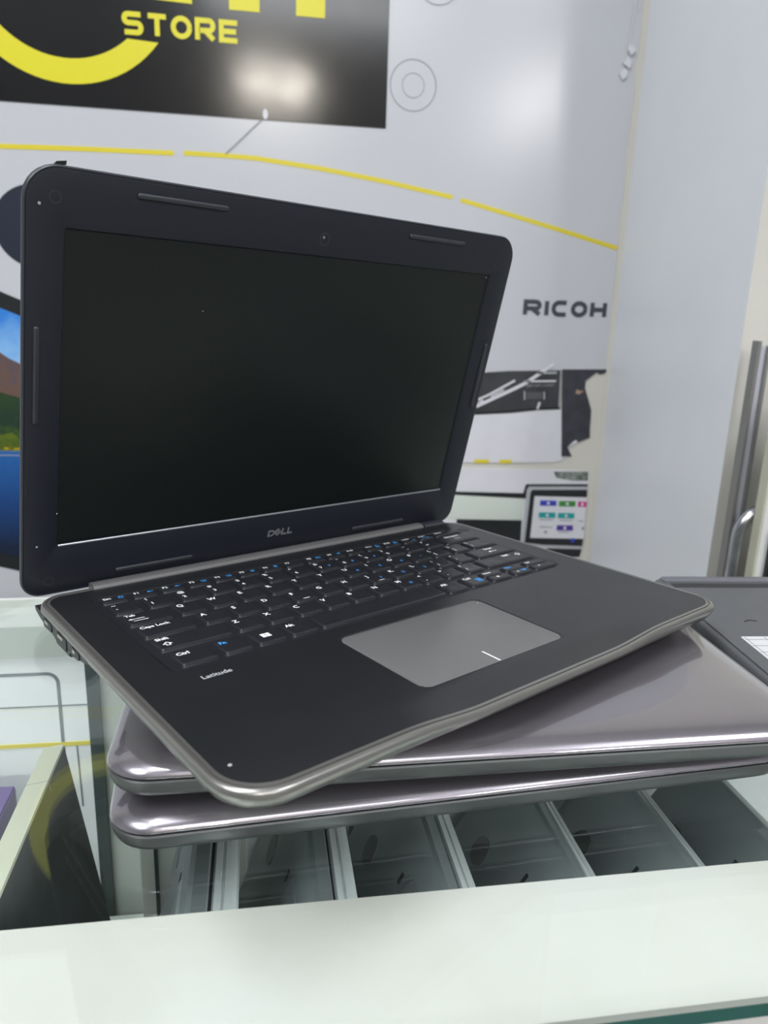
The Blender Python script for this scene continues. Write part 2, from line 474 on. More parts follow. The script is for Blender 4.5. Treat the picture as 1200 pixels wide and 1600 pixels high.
# ---- large pale sheet with the yellow arc
sheet = thing('wall_poster', 'large pale grey glossy poster with yellow arc and lettering, torn at its lower right', 'poster', loc=(0, 0, 0))
b = MB()
edge = [(0.547, 1.1), (0.5475, 0.85), (0.546, 0.66), (0.5475, 0.60), (0.5445, 0.57), (0.5485, 0.54), (0.547, 0.50),
        (0.5455, 0.46), (0.548, 0.41), (0.5462, 0.36), (0.5488, 0.30), (0.548, 0.22), (0.5515, 0.165), (0.552, 0.139)]
poly = [(-1.3, 1.1)] + edge + [(0.4765, 0.137), (0.4765, 0.02), (0.50, -0.0035), (0.489, -0.0065), (0.42, -0.0075), (0.32, -0.0068), (0.2, -0.007), (-0.19, -0.012), (-0.19, -0.30), (-1.3, -0.30)]
layer(b, poly, 0.001, 0, 0.001)
b.build('poster_sheet', [M_poster], sheet, smooth=0)
b = MB()
arcp = [(-0.75, 0.372), (-0.60, 0.393), (-0.45, 0.406), (-0.33, 0.4140), (-0.22, 0.4170), (-0.107, 0.4185)]
arcq = [(-0.094, 0.4195), (-0.04, 0.4195), (0.003, 0.4185), (0.092, 0.4105), (0.184, 0.3985), (0.285, 0.3825)]
arcr = [(0.2975, 0.3795), (0.377, 0.3622), (0.458, 0.3440), (0.547, 0.3230)]
for a in (arcp, arcq, arcr):
    wstroke(b, a, 0.0062, 0.0014, 0)
b.build('yellow_arc', [M_yellow2], sheet, smooth=0)
b = MB()
for cx, cz, cr, cw in ((0.2205, 0.5245, 0.0325, 0.0012), (0.2205, 0.5245, 0.0155, 0.0008), (0.25, 0.6570, 0.0315, 0.0012)):
    b = MB()
    wstroke(b, circle(cx, cz, cr, 48), cw, 0.0014, 0, True)
    b.build('printed_ring', [M_thin], sheet, smooth=0)
b = MB()
wstroke(b, [(0.012, 0.468), (-0.038, 0.4215)], 0.0011, 0.0026, 0)
b.build('printed_line', [M_thin], sheet, smooth=0)
b = MB()
layer(b, circle(-0.2925, 0.3155, 0.054, 48), 0.0014, 0)
b.build('printed_disc', [M_navy], sheet, smooth=0)
# printed picture of a screen showing a mountain lake
b = MB()
layer(b, W['pic_bez'], 0.0014, 0)
layer(b, W['pic'], 0.0018, 1)
scr_print = b.build('printed_screen', [M_scanb, M_pwhite], sheet, smooth=0)
def paint(name, top, bot, z0, z1, nscale, amt, rough=0.35, third=None):
    """printed picture: a colour scale over height, broken up by noise"""
    m = bpy.data.materials.new(name)
    N, L, bs = nodes_of(m)
    bs.inputs['Roughness'].default_value = rough
    tc = N.new('ShaderNodeTexCoord'); sp = N.new('ShaderNodeSeparateXYZ')
    nz = N.new('ShaderNodeTexNoise'); nz.inputs['Scale'].default_value = nscale; nz.inputs['Detail'].default_value = 5
    L.new(tc.outputs['Object'], sp.inputs[0]); L.new(tc.outputs['Object'], nz.inputs['Vector'])
    mr = N.new('ShaderNodeMapRange')
    mr.inputs[1].default_value = z0; mr.inputs[2].default_value = z1
    L.new(sp.outputs['Z'], mr.inputs[0])
    ad = N.new('ShaderNodeMath'); ad.operation = 'MULTIPLY_ADD'
    ad.inputs[1].default_value = amt; 
    L.new(nz.outputs['Fac'], ad.inputs[0]); L.new(mr.outputs[0], ad.inputs[2])
    sb = N.new('ShaderNodeMath'); sb.operation = 'SUBTRACT'; sb.inputs[1].default_value = amt*0.5
    L.new(ad.outputs[0], sb.inputs[0])
    cr = N.new('ShaderNodeValToRGB')
    cr.color_ramp.elements[0].color = (*bot, 1); cr.color_ramp.elements[1].color = (*top, 1)
    if third:
        e = cr.color_ramp.elements.new(0.5); e.color = (*third, 1)
    L.new(sb.outputs[0], cr.inputs[0]); L.new(cr.outputs[0], bs.inputs['Base Color'])
    return m
P_sky = paint('print_sky', (0.03, 0.20, 0.62), (0.55, 0.62, 0.75), 0.10, 0.20, 30, 0.8, third=(0.20, 0.42, 0.75))
P_mtn = paint('print_mountain', (0.10, 0.07, 0.08), (0.03, 0.03, 0.05), 0.0, 0.14, 45, 2.2, third=(0.14, 0.075, 0.05))
P_hill = paint('print_forest', (0.02, 0.05, 0.015), (0.05, 0.11, 0.01), 0.0, 0.09, 90, 1.4, third=(0.01, 0.03, 0.02))
P_yel = paint('print_yellow_trees', (0.10, 0.14, 0.01), (0.65, 0.48, 0.01), 0.0, 0.03, 160, 1.5, third=(0.05, 0.09, 0.01))
P_lake = paint('print_lake', (0.015, 0.11, 0.36), (0.004, 0.012, 0.035), -0.14, 0.0, 260, 0.35, third=(0.006, 0.05, 0.19))
P_grad = paint('print_grey_to_black', (0.60, 0.66, 0.60), (0.50, 0.54, 0.50), -0.13, -0.07, 8, 0.1)
scr_print.data.materials[1] = P_sky
b = MB()
layer(b, W['mt'], 0.0021, 0)
layer(b, W['hill'], 0.0024, 1)
layer(b, W['yel'], 0.0027, 2)
layer(b, W['lake'], 0.0024, 3)
wstroke(b, W['shore'], 0.0010, 0.0029, 4)
b.build('printed_landscape', [P_mtn, P_hill, P_yel, P_lake, M_plight], sheet, smooth=0)
# ---- RICOH wordmark, drawn in strokes
def letters(mb, word, x0, z0, w, h, t, gap, hgt, mi=0, tf=wtf, slant=0.0):
    def sc(pts, x):
        return [(x + (t/2) + p[0]*(w - t) + slant*p[1]*h, z0 + t/2 + p[1]*(h - t)) for p in pts]
    r = 0.22
    def arc(cx, cy, rx, ry, a0, a1, n=7):
        return [(cx + rx*math.cos(math.radians(a0 + (a1-a0)*k/n)), cy + ry*math.sin(math.radians(a0 + (a1-a0)*k/n))) for k in range(n + 1)]
    G = {
     'R': [[(0, -.1), (0, 1), (.72, 1)] + arc(.72, .72, .25, .28, 90, -90) + [(0.1, .44)], [(.48, .44), (1.0, -.05)]],
     'I': [[(0, -.1), (0, 1.1)]],
     'C': [[(1, 1), (.42, 1)] + arc(.42, .5, .42, .5, 90, 270, 12) + [(1, 0)]],
     'O': [arc(.5, .5, .5, .5, 0, 360, 24)],
     'H': [[(0, -.1), (0, 1.1)], [(1, -.1), (1, 1.1)], [(0, .5), (1, .5)]],
     'S': [[(1, 1), (.22, 1)] + arc(.22, .76, .22, .24, 90, 270, 6)[1:] + [(.78, .52)] + arc(.78, .26, .22, .26, 90, -90, 6)[1:] + [(0, 0)]],
     'T': [[(-.05, 1), (1.05, 1)], [(.5, 1), (.5, -.1)]],
     'E': [[(1, 1), (0, 1), (0, 0), (1, 0)], [(0, .5), (.92, .5)]],
    }
    x = x0
    for ch in word:
        ww = t if ch == 'I' else (w*1.1 if ch == 'R' and word[0] == 'R' else w)
        for gi, pts in enumerate(G[ch]):
            pts2 = [(0, p[1]) if ch == 'I' else (p[0]*(ww - t)/(w - t), p[1]) for p in pts]
            mb.stroke(sc(pts2, x), t, hgt - 0.0004, hgt + gi*0.00005, tf, mi, closed=(ch == 'O' and False))
        x += ww + gap
b = MB()
letters(b, 'RICOH', 0.4048, 0.2190, 0.0272, 0.0245, 0.0068, 0.0043, 0.0016)
b.build('wordmark', [M_ink], sheet, smooth=0)
# ---- printed scanner picture and torn charcoal strip at the lower right
b = MB()
layer(b, W['whitebot'], 0.0014, 0)
wstroke(b, [(-0.1, -0.0085), (0.2, -0.0085), (0.33, -0.0090), (0.42, -0.0095), (0.462, -0.0075)], 0.0045, 0.0013, 1)
for cx, cz, q in ((0.355, -0.0085, 0.012), (0.395, -0.009, 0.010)):
    layer(b, [(cx - q, cz - 0.003), (cx + q, cz - 0.003), (cx + q, cz + 0.003), (cx - q, cz + 0.003)], 0.0017, 2)
b.build('white_print_panel', [M_pwhite, M_dgreen, M_yellow2], sheet, smooth=0)
b = MB()
layer(b, W['scan'], 0.0018, 0)
layer(b, W['scanband'], 0.0022, 1)
wstroke(b, W['st1'], 0.0052, 0.0024, 2)
wstroke(b, W['st2'], 0.0034, 0.0024, 2)
wstroke(b, W['st3'], 0.0034, 0.0024, 2)
wstroke(b, W['st4'], 0.0022, 0.0024, 2)
wstroke(b, W['st5'], 0.0026, 0.0024, 2)
wstroke(b, W['st6'], 0.0030, 0.0024, 3)
wstroke(b, W['st7'], 0.0012, 0.0024, 2)
wstroke(b, W['st8'], 0.0012, 0.0024, 2)
wstroke(b, W['st9'], 0.0036, 0.0026, 2)
wstroke(b, W['st10'], 0.0018, 0.0024, 3)
layer(b, W['sq'], 0.0024, 4)
layer(b, W['sq2'], 0.0023, 5)
layer(b, W['txt'], 0.0023, 6)
b.build('printed_scanner', [M_scan, M_scanb, M_pwhite, M_plight, M_torn, mat('print_mid_grey', (0.08, 0.08, 0.085), 0.4), mat('print_grey_text', (0.16, 0.16, 0.17), 0.4, noise=0.7, nscale=200)], sheet, smooth=0)
b = MB()
layer(b, W['torn'], 0.0018, 0)
q = W['torn']
layer(b, [q[9], q[10], ((q[10][0] + q[9][0])/2 + 0.001, (q[10][1] + q[9][1])/2 + 0.006), (q[9][0] - 0.002, q[9][1] + 0.004)], 0.0022, 1)
layer(b, [(0.502, 0.1015), (0.509, 0.1005), (0.5165, 0.1065), (0.509, 0.1055), (0.504, 0.1085)], 0.0022, 2)
layer(b, [(0.4765, 0.139), (0.552, 0.1405), (0.552, 0.136), (0.54, 0.1325), (0.5347, 0.1354), (0.4765, 0.1355)], 0.0020, 0)
b.build('torn_dark_strip', [M_torn, M_pwhite, mat('torn_tan_paper', (0.35, 0.25, 0.18), 0.6)], sheet, smooth=0)
# crumpled clear tape at the right edge
b = MB()
random.seed(3)
for (cx, cz, q) in ((0.5325, 0.575, 0.006), (0.529, 0.560, 0.006), (0.5365, 0.592, 0.005)):
    ring = [(cx + q*random.uniform(.5, 1.3)*math.cos(a), cz + q*random.uniform(.5, 1.5)*math.sin(a)) for a in [k*pi/5 for k in range(10)]]
    layer(b, ring, random.uniform(0.003, 0.005), 0, 0.002)
wstroke(b, [(0.534, 0.655), (0.5335, 0.62), (0.5325, 0.60), (0.530, 0.588)], 0.0018, 0.003, 0)
wstroke(b, [(0.541, 0.66), (0.5405, 0.642)], 0.0014, 0.003, 0)
b.build('crumpled_tape', [M_pwhite], sheet, smooth=0)

# ---- black shop sign
sign = thing('shop_sign', 'black sign panel with yellow ring and STORE lettering, above the yellow arc', 'sign', loc=(0, 0, 0))
b = MB()
layer(b, [(-0.95, 0.4695), (0.1835, 0.4675), (0.1835, 0.88), (-0.95, 0.88)], 0.0022, 0, 0.0010)
b.build('sign_panel', [M_pblack], sign, smooth=0)
b = MB()
letters(b, 'STORE', -0.1665, 0.5572, 0.0270, 0.0272, 0.0063, 0.0038, 0.0028)
b.build('sign_lettering', [M_yellow], sign, smooth=0)
b = MB()
cx, cz, ro, ri = -0.236, 0.6385, 0.1445, 0.1145
a0 = math.degrees(math.asin((0.5505 - cz) / ro)); a0i = math.degrees(math.asin((0.5525 - cz) / ri))
n = 60
outer = [(cx + ro*math.cos(math.radians(a)), cz + ro*math.sin(math.radians(a))) for a in [a0 - (a0 + 315)*k/n for k in range(n + 1)]]
inner = [(cx + ri*math.cos(math.radians(a)), cz + ri*math.sin(math.radians(a))) for a in [a0i - (a0i + 312)*k/n for k in range(n + 1)]]
for k in range(n):
    q = [outer[k], outer[k + 1], inner[k + 1], inner[k]]
    layer(b, q, 0.0028, 0)
b.build('sign_ring', [M_yellow], sign, smooth=0)
b = MB()
layer(b, [(-0.165, 0.6015), (-0.077, 0.5990), (-0.077, 0.625), (-0.138, 0.625), (-0.138, 0.74), (-0.165, 0.74)], 0.0028, 0)
layer(b, [(-0.0295, 0.5965), (0.0100, 0.5965), (0.0100, 0.74), (-0.0295, 0.74)], 0.0028, 0)
layer(b, [(0.0580, 0.5965), (0.0965, 0.5965), (0.0965, 0.74), (0.0580, 0.74)], 0.0028, 0)
layer(b, [(0.0100, 0.66), (0.0580, 0.66), (0.0580, 0.685), (0.0100, 0.685)], 0.0028, 0)
b.build('sign_big_letter_feet', [M_yellow], sign, smooth=0)
b = MB()
layer(b, [(0.0165 + 0.0034*math.cos(a), 0.4745 + 0.0068*math.sin(a)) for a in [k*pi/8 for k in range(16)]], 0.0031, 0)
b.build('white_chip', [M_pwhite], sign, smooth=0)

# ---- lower poster with the printed control panel
low = thing('wall_poster', 'lower poster with a printed touch panel of coloured icons, edge torn', 'poster', loc=(0, 0, 0))
b = MB()
layer(b, W['p2'], 0.0010, 0, 0.0010)
layer(b, W['grad'], 0.0014, 1)
layer(b, W['dark2'], 0.0018, 2)
layer(b, W['bband'], 0.0020, 3)
layer(b, W['low3'], 0.0018, 2)
layer(b, W['junk1'], 0.0016, 4)
b.build('poster_sheet', [M_pwhite, P_grad, M_scanb, M_scanb, mat('print_scuffed_green_grey', (0.25, 0.29, 0.26), 0.5, noise=0.8, nscale=110)], low, smooth=0)
b = MB()
layer(b, W['frame'], 0.0024, 0)
layer(b, W['bez'], 0.0028, 1)
layer(b, W['scr'], 0.0032, 2)
for k, mi in (('ic1', 3), ('ic2', 4), ('ic3', 5), ('ic4', 6), ('ic5', 6), ('ic6', 7)):
    q = W[k]
    layer(b, q, 0.0036, mi)
    cx = sum(p[0] for p in q)/4; cz = sum(p[1] for p in q)/4
    layer(b, circle(cx, cz, 0.0026, 10), 0.0040, 2)
for k in ('tx1', 'tx2', 'tx3', 'tx4', 'tx5', 'tx6', 'tx7'):
    layer(b, W[k], 0.0036, 8)
layer(b, circle(W['dotb'][0][0], W['dotb'][0][1], 0.004, 12), 0.0036, 3)
b.build('printed_touch_panel', [M_plight, M_scanb, M_pwhite, mat('icon_blue', (0.03, 0.05, 0.42), 0.4), mat('icon_green', (0.04, 0.22, 0.04), 0.4),
        mat('icon_magenta', (0.55, 0.02, 0.22), 0.4), mat('icon_teal', (0.01, 0.30, 0.30), 0.4), mat('icon_violet', (0.08, 0.03, 0.28), 0.4), M_thin], low, smooth=0)

# ================================================================== the glass display counter
XL, XR = -0.75, 1.05
ctr = thing('display_counter', 'glass-topped shop display counter with white painted borders', 'display counter', loc=(0, 0.4, -0.95))
def cb(name, m, x0, x1, y0, y1, z0, z1):
    b = MB(); b.box(x0, x1, y0 - 0.4, y1 - 0.4, z0 + 0.95, z1 + 0.95)
    return b.build(name, m, ctr, smooth=0)
b = MB()
b.box(XL, XR, 0.194 - 0.4, 0.605 - 0.4, -0.006 + 0.95, 0.0 + 0.95)
gl = b.build('glass_top', [M_glass, M_gedge], ctr, smooth=0)
for p in gl.data.polygons:
    p.material_index = 0 if (abs(p.normal.z) > 0.5 or p.normal.y > 0.5) else 1
cb('front_border', M_stain, XL, XR, 0.202, 0.2685, -0.022, -0.0065)
cb('front_panel', M_strip, XL, XR, 0.206, 0.216, -0.95, -0.022)
cb('back_border', M_strip, XL, XR, 0.5665, 0.605, -0.030, -0.0065)
cb('back_trim', M_strip, XL, XR, 0.605, 0.608, -0.030, 0.0005)
b = MB()
cb('back_rail', M_dgreen, XL, XR, 0.5650, 0.5664, -0.031, -0.0066)
cb('side_panel', M_strip, XL, XL + 0.012, 0.216, 0.605, -0.95, -0.0065)
cb('side_panel', M_strip, XR - 0.012, XR, 0.216, 0.605, -0.95, -0.0065)
cb('base_board', M_strip, XL + 0.012, XR - 0.012, 0.216, 0.605, -0.95, -0.90)
cb('glass_shelf', M_dgreen, XL + 0.012, XR - 0.012, 0.216, 0.556, -0.305, -0.262)
# back sliding doors: white on the left, grey-green on the right, a dark gap between them
d = cb('sliding_door', M_door, XL + 0.012, -0.131, 0.570, 0.576, -0.90, -0.032)
b = MB()
def dtf(x, z, h):
    return (x, 0.570 - 0.4 - h, z + 0.95)
pts = [(-0.60, -0.047)] + [(-0.1600 + 0.008*math.sin(a), -0.055 + 0.008*math.cos(a)) for a in [k*pi/12 for k in range(7)]] + [(-0.152, -0.26)]
b.stroke(pts, 0.0024, 0, 0.0006, dtf, 0)
b.stroke([(-0.60, -0.0725), (-0.131, -0.0745)], 0.0010, 0, 0.0006, dtf, 0)
b.stroke([(-0.142, -0.108), (-0.141, -0.165)], 0.0010, 0, 0.0006, dtf, 0)
b.stroke([(-0.60, -0.1050), (-0.131, -0.1080)], 0.0034, 0, 0.0007, dtf, 1)
b.build('panel_outline', [mat('groove_grey', (0.16, 0.18, 0.20), 0.5), M_yellow2], d, smooth=0)
cb('door_gap_trim', M_gap, -0.131, -0.122, 0.566, 0.580, -0.90, -0.032)
cb('sliding_door', M_dgreen, -0.122, XR - 0.012, 0.572, 0.578, -0.90, -0.032)

# ---- purple carton at the far left inside
pc = thing('carton', 'purple carton inside the glass counter at the far left', 'box', loc=(-0.225, 0.50, -0.2618))
b = MB(); b.loft([[(x, y, 0) for x, y in rr(-0.06, 0.045, -0.02, 0.04, 0.002, 2)], [(x, y, 0.138) for x, y in rr(-0.06, 0.045, -0.02, 0.04, 0.002, 2)]])
b.build('carton_body', M_purple, pc)
b = MB(); b.box(-0.059, 0.044, -0.019, 0.039, 0.138, 0.1395)
b.build('carton_flap', M_purple, pc, smooth=0)

# ---- black carton leaning to the left
lk = thing('carton', 'flat black carton with cream edge, leaning inside the counter left of the laptop stack', 'box')
lk.matrix_world = Matrix.Translation((-0.131, 0.0, -0.050)) @ Matrix.Rotation(math.radians(-8.5), 4, 'Y')
b = MB()
b.box(-0.0065, 0.0060, 0.225, 0.470, -0.209, -0.0004)
b.build('carton_body', M_boxk, lk, smooth=0)
b = MB()
b.loft([[(x, y, -0.0004) for x, y in rr(-0.0070, 0.0062, 0.224, 0.471, 0.0015, 3)], [(x, y, 0.0010) for x, y in rr(-0.0066, 0.0058, 0.2245, 0.4705, 0.0012, 3)]])
b.box(-0.0072, -0.0065, 0.224, 0.471, -0.209, 0.0)
b.build('cream_edge', M_boxc, lk)
b = MB()
b.box(-0.0071, 0.0063, 0.430, 0.4302, -0.006, 0.0012)
b.build('edge_fold', M_thin, lk, smooth=0)

# ---- grey laptops standing on edge under the glass, leaning against each other
TH = 0.026
def make_standing():
    r = bpy.data.objects.new('laptop', None); COL.objects.link(r)
    yz = lambda d: rr(0.222 + d, 0.430 - d, -0.236 + d, 0.0 - d, max(0.001, 0.012 - d), 6)
    b = MB()   # dark lower half with bevelled rim (towards -x)
    prof = [(0.006, -0.0), (0.0015, 0.0008), (0.0, 0.003), (0.0, 0.0095), (0.0010, 0.0106)]
    b.loft([[(h, y, z) for y, z in yz(d)] for d, h in prof])
    b.build('base_shell', M_std, r)
    b = MB()
    prof = [(0.0016, 0.0124), (0.0004, 0.0130), (0.0004, 0.0160), (0.0012, 0.0164), (0.0012, 0.0174), (0.0004, 0.0178), (0.0004, 0.0215), (0.0014, 0.0235), (0.004, 0.0252), (0.008, TH)]
    b.loft([[(h, y, z) for y, z in yz(d)] for d, h in prof])
    b.build('lid', M_stdl, r)
    b = MB()
    b.loft([[(h, y, z) for y, z in yz(0.0024)] for h in (0.0102, 0.0128)])
    b.build('seam', M_seam, r)
    b = MB()
    b.prism(circle(0.392, -0.050, 0.009, 24), -0.0004, 0.0002, lambda y, z, h: (h, y, z), 0)
    b.build('round_mark', M_side, r, smooth=0)
    b = MB()
    b.box(-0.0005, 0.0005, 0.344, 0.3465, -0.032, -0.026)
    b.build('vent_slot', M_port, r, smooth=0)
    b = MB()
    b.loft([[(-0.0012, y, z) for y, z in rr(0.285, 0.335, -0.16, -0.02, 0.004, 4)], [(0.0, y, z) for y, z in rr(0.284, 0.336, -0.161, -0.019, 0.004, 4)]])
    b.build('bottom_hatch', M_std, r)
    return r
def copy_tree(o, parent=None):
    c = o.copy(); COL.objects.link(c)
    if parent is not None: c.parent = parent
    for ch in list(o.children): copy_tree(ch, c)
    return c
st = [(-0.034, 14, 'grey laptop standing on edge under the glass, first from the left'),
      (0.0235, 20, 'grey laptop standing on edge under the glass, second from the left'),
      (0.088, 27.5, 'grey laptop standing on edge under the glass, third from the left'),
      (0.161, 33, 'grey laptop standing on edge under the glass, fourth from the left'),
      (0.2275, 34, 'grey laptop standing on edge under the glass, fifth from the left'),
      (0.290, 35, 'grey laptop standing on edge under the glass, rightmost in view')]
proto = make_standing()
for i, (x, ang, lab) in enumerate(st):
    r = proto if i == 0 else copy_tree(proto)
    # the top edge's left arris is at x; the body leans to the right going up
    r.matrix_world = Matrix.Translation((x, 0, -0.2612 + 0.236*math.cos(math.radians(ang)) + TH*math.sin(math.radians(ang)))) @ Matrix.Rotation(math.radians(ang), 4, 'Y')
    tag(r, lab, 'laptop', 'laptops standing on edge in the counter')
# ---- white cartons behind them
for i, (x0, x1, zt, lab) in enumerate([(-0.010, 0.060, -0.095, 'small white carton behind the standing laptops, left one'),
                                       (0.075, 0.165, -0.085, 'white carton behind the standing laptops, middle one'),
                                       (0.240, 0.420, -0.080, 'wide white carton behind the standing laptops, right one')]):
    r = thing('carton', lab, 'box', 'white cartons behind the standing laptops', loc=(x0, 0.452, -0.2618))
    h = zt + 0.2618
    b = MB(); b.loft([[(x, y, 0) for x, y in rr(0, x1 - x0, 0, 0.09, 0.0015, 2)], [(x, y, h) for x, y in rr(0, x1 - x0, 0, 0.09, 0.0015, 2)]])
    b.build('carton_body', M_whitebox, r)
    b = MB(); b.box(0.001, x1 - x0 - 0.001, 0.043, 0.047, h - 0.0002, h + 0.0004)
    b.build('tape_seam', M_thin, r, smooth=0)
# ---- upright metal rail set at the left of the standing laptops
rl = thing('shelf_upright', 'pale grey slotted metal upright inside the counter, left of the standing laptops', 'shelf upright', loc=(-0.065, 0.50, -0.2618))
b = MB()
b.box(-0.022, 0.030, 0.0, 0.010, 0, 0.13); b.box(0.006, 0.010, -0.004, 0.0, 0, 0.13)
b.build('upright_plate', M_dgreen, rl, smooth=0)
b = MB(); b.box(-0.012, -0.0095, -0.003, 0.0, 0, 0.13)
b.build('dark_groove', M_gap, rl, smooth=0)

# ================================================================== the two closed mauve laptops (front left corner is the origin, mm)
def make_closed():
    r = bpy.data.objects.new('laptop', None); COL.objects.link(r)
    Wd, Dp = 340, 226
    def ring(d, z, bul=0.0):
        return [(x, y, z) for x, y in dense(rr(d, Wd - d, d, Dp - d, [max(1, 20 - d), max(1, 20 - d), max(1, 12 - d), max(1, 12 - d)], 8), 12)]
    def ringn(d, z, n0=None):
        pts = rr(d, Wd - d, d, Dp - d, [max(8, 20 - d*0.3), max(8, 20 - d*0.3), max(5, 12 - d*0.2), max(5, 12 - d*0.2)], 8)
        return pts, z
    def rings(prof):
        out = []
        for d, z in prof:
            pts, zz = ringn(d, z)
            # the same subdivision on every ring
            full = []
            m = len(pts)
            for i in range(m):
                a, c = pts[i], pts[(i + 1) % m]
                k = 24 if (i % 9 == 8) else 1
                for j in range(k):
                    full.append((a[0] + (c[0]-a[0])*j/k, a[1] + (c[1]-a[1])*j/k, zz))
            out.append(full)
        return out
    b = MB()
    b.loft(rings([(26, 2.3), (9, 2.5), (4, 3.4), (1.6, 5.4), (0.5, 8.0), (0.1, 12.0), (0.6, 12.7)]))
    b.build('base_shell', M_side, r, scale=.001)
    b = MB()
    b.loft(rings([(2.6, 12.5), (2.6, 13.8)]))
    b.build('seam', M_seam, r, scale=.001)
    b = MB()
    b.loft(rings([(1.2, 13.5), (0.3, 13.7), (0.0, 14.2), (0.3, 15.1), (1.3, 16.6), (3.0, 17.9), (5.5, 19.1), (8.5, 20.1), (12, 21.0), (16, 21.8), (20, 22.35), (25, 22.85), (32, 23.25), (42, 23.45), (50, 23.5)]))
    b.build('lid', M_mauve, r, scale=.001, smooth=50)
    b = MB()
    b.tube([(60, 224, 12.2), (270, 224, 12.2)], 4.0)
    b.build('hinge_barrel', M_side, r, scale=.001)
    for x in (40, 291):
        for y in (30, 196):
            b = MB()
            b.loft([[(px, py, z) for px, py in rr(x - 16 + e, x + 16 - e, y - 4 + e, y + 4 - e, 3, 4)] for z, e in ((0, .6), (0.8, 0), (3.2, 0))])
            b.build('rubber_foot', M_rubber, r, scale=.001)
    return r
c1 = make_closed()
tag(c1, 'closed mauve-brown glossy laptop resting directly on the counter glass, bottom of the stack', 'laptop', 'closed glossy laptops in the stack')
c1.matrix_world = Matrix.Translation((-0.0645, 0.2905, 0.0002)) @ Matrix.Rotation(math.radians(3.9), 4, 'Z')
c2 = copy_tree(c1)
tag(c2, 'closed mauve-brown glossy laptop, middle of the stack, directly under the open one', 'laptop', 'closed glossy laptops in the stack')
c2.matrix_world = Matrix.Translation((-0.0665, 0.2965, 0.0239)) @ Matrix.Rotation(math.radians(-0.3), 4, 'Z')

# ================================================================== dark laptop lying upside down on the right
ud = thing('laptop', 'dark grey laptop lying upside down at the right, silver sticker on its base', 'laptop')
ud.matrix_world = Matrix.Translation((0.2790, 0.2970, 0.0012)) @ Matrix.Rotation(math.radians(-4.8), 4, 'Z')
def slab(name, m, prof, W_, D_, R_, parent, n=8, smooth=40):
    b = MB()
    b.loft([[(x, y, z) for x, y in rr(d, W_ - d, d, D_ - d, max(0.8, R_ - d), n)] for d, z in prof])
    return b.build(name, m, parent, smooth, .001)
slab('lid', M_darkr, [(4, 0), (1, 0.8), (0, 3), (0, 8), (0.8, 9)], 345, 232, 14, ud)
slab('seam', M_seam, [(2, 8.8), (2, 10)], 345, 232, 12, ud)
slab('base_shell', M_dark, [(0.8, 9.8), (0, 10.5), (0, 29), (0.8, 32), (2.2, 33.4), (4, 33.8)], 345, 232, 14, ud)
b = MB()
bx = lambda e, z: [(x, y, z) for x, y in rr(4 + e, 341 - e, 5 + e, 206 - e, 6, 5)]
b.loft([bx(0, 33.0), bx(0, 34.6), bx(1.2, 35.0)])
b.build('bottom_cover', M_dark, ud, scale=.001)
b = MB()
b.loft([[(x, y, z) for x, y in rr(8 + e, 337 - e, 219 + e, 229 - e, 3, 4)] for z, e in ((33.0, 0), (34.8, 0), (35.6, 1.2))])
b.build('rear_edge_lit', M_darkr, ud, scale=.001)  # lighter colour stands in for light on the far rim
b = MB()
b.box(12, 333, 207, 217, 33.0, 34.0)
vg = b.build('vent_grille', mat('vent_mesh_dark', (0.03, 0.032, 0.036), 0.6, noise=0.6, nscale=900), ud, scale=.001, smooth=0)
b = MB()
b.loft([[(x, y, z) for x, y in rr(14, 84, 78, 118, 1.5, 3)] for z in (34.9, 35.25)])
for i in range(5):
    b.box(16 + i*13, 16.6 + i*13, 79, 117, 35.25, 35.32, 1)
for j in range(4):
    b.box(15, 83, 86 + j*9, 86.6 + j*9, 35.25, 35.33, 1)
b.box(40, 80, 80, 92, 35.25, 35.36, 2)
b.build('sticker', [M_stick, M_thin, M_white], ud, scale=.001, smooth=0)
b = MB()
b.prism(circle(24, 64, 3.2, 20), 34.8, 35.3, None, 0)
b.build('screw', M_port, ud, scale=.001)
b = MB()
b.stroke([(30, 142), (34, 144.5), (39, 143)], 0.9, 34.9, 35.3, None, 0)
b.build('scratch', M_port, ud, scale=.001, smooth=0)

# ================================================================== things standing at the right behind the counter
tb = thing('tube_rail', 'scuffed bent chrome tube rail standing by the column, right edge', 'rail', loc=(0.55, 0.78, FL))
b = MB()
pz = [( -0.004, 0, 0), (-0.004, 0, 0.95 - 0.015)]
for k in range(1, 9):
    a = k/8*math.radians(75)
    pz.append((-0.004 + 0.034*(1 - math.cos(a)), 0, 0.935 + 0.034*math.sin(a)))
pz += [(0.06, 0, 0.977), (0.35, 0, 0.985), (0.372, 0, 0.965), (0.38, 0, 0.93), (0.38, 0, 0)]
b.tube(pz, 0.0068, 16)
b.build('bent_tube', M_chrome, tb, smooth=60)
b = MB(); b.tube([(-0.004, 0, 0.25), (0.38, 0, 0.25)], 0.0055)
b.build('cross_bar', M_chrome, tb, smooth=60)
po = thing('metal_post', 'slim grey metal post leaning by the column at the right edge', 'post', loc=(0.5555, 0.81, FL))
b = MB(); b.box(-0.0035, 0.0003, -0.006, 0.006, 0, 1.155)
b.build('post_profile', M_alu, po, smooth=0)
b = MB(); b.box(0.0003, 0.0090, -0.002, 0.006, 0, 1.150)
b.build('light_inner_face', M_alul, po, smooth=0)
b = MB(); b.box(0.0090, 0.0125, -0.006, 0.006, 0, 1.150)
b.build('edge_profile', M_alu, po, smooth=0)
bd = thing('white_panel', 'white panel with black latch fittings, cut by the right edge of the photo', 'panel', loc=(0.5605, 0.765, FL))
b = MB(); b.box(0, 0.30, -0.006, 0.006, 0, 1.095)
b.build('panel_board', M_board, bd, smooth=0)
b = MB(); b.box(-0.003, 0.0, -0.007, 0.007, 0, 1.097)
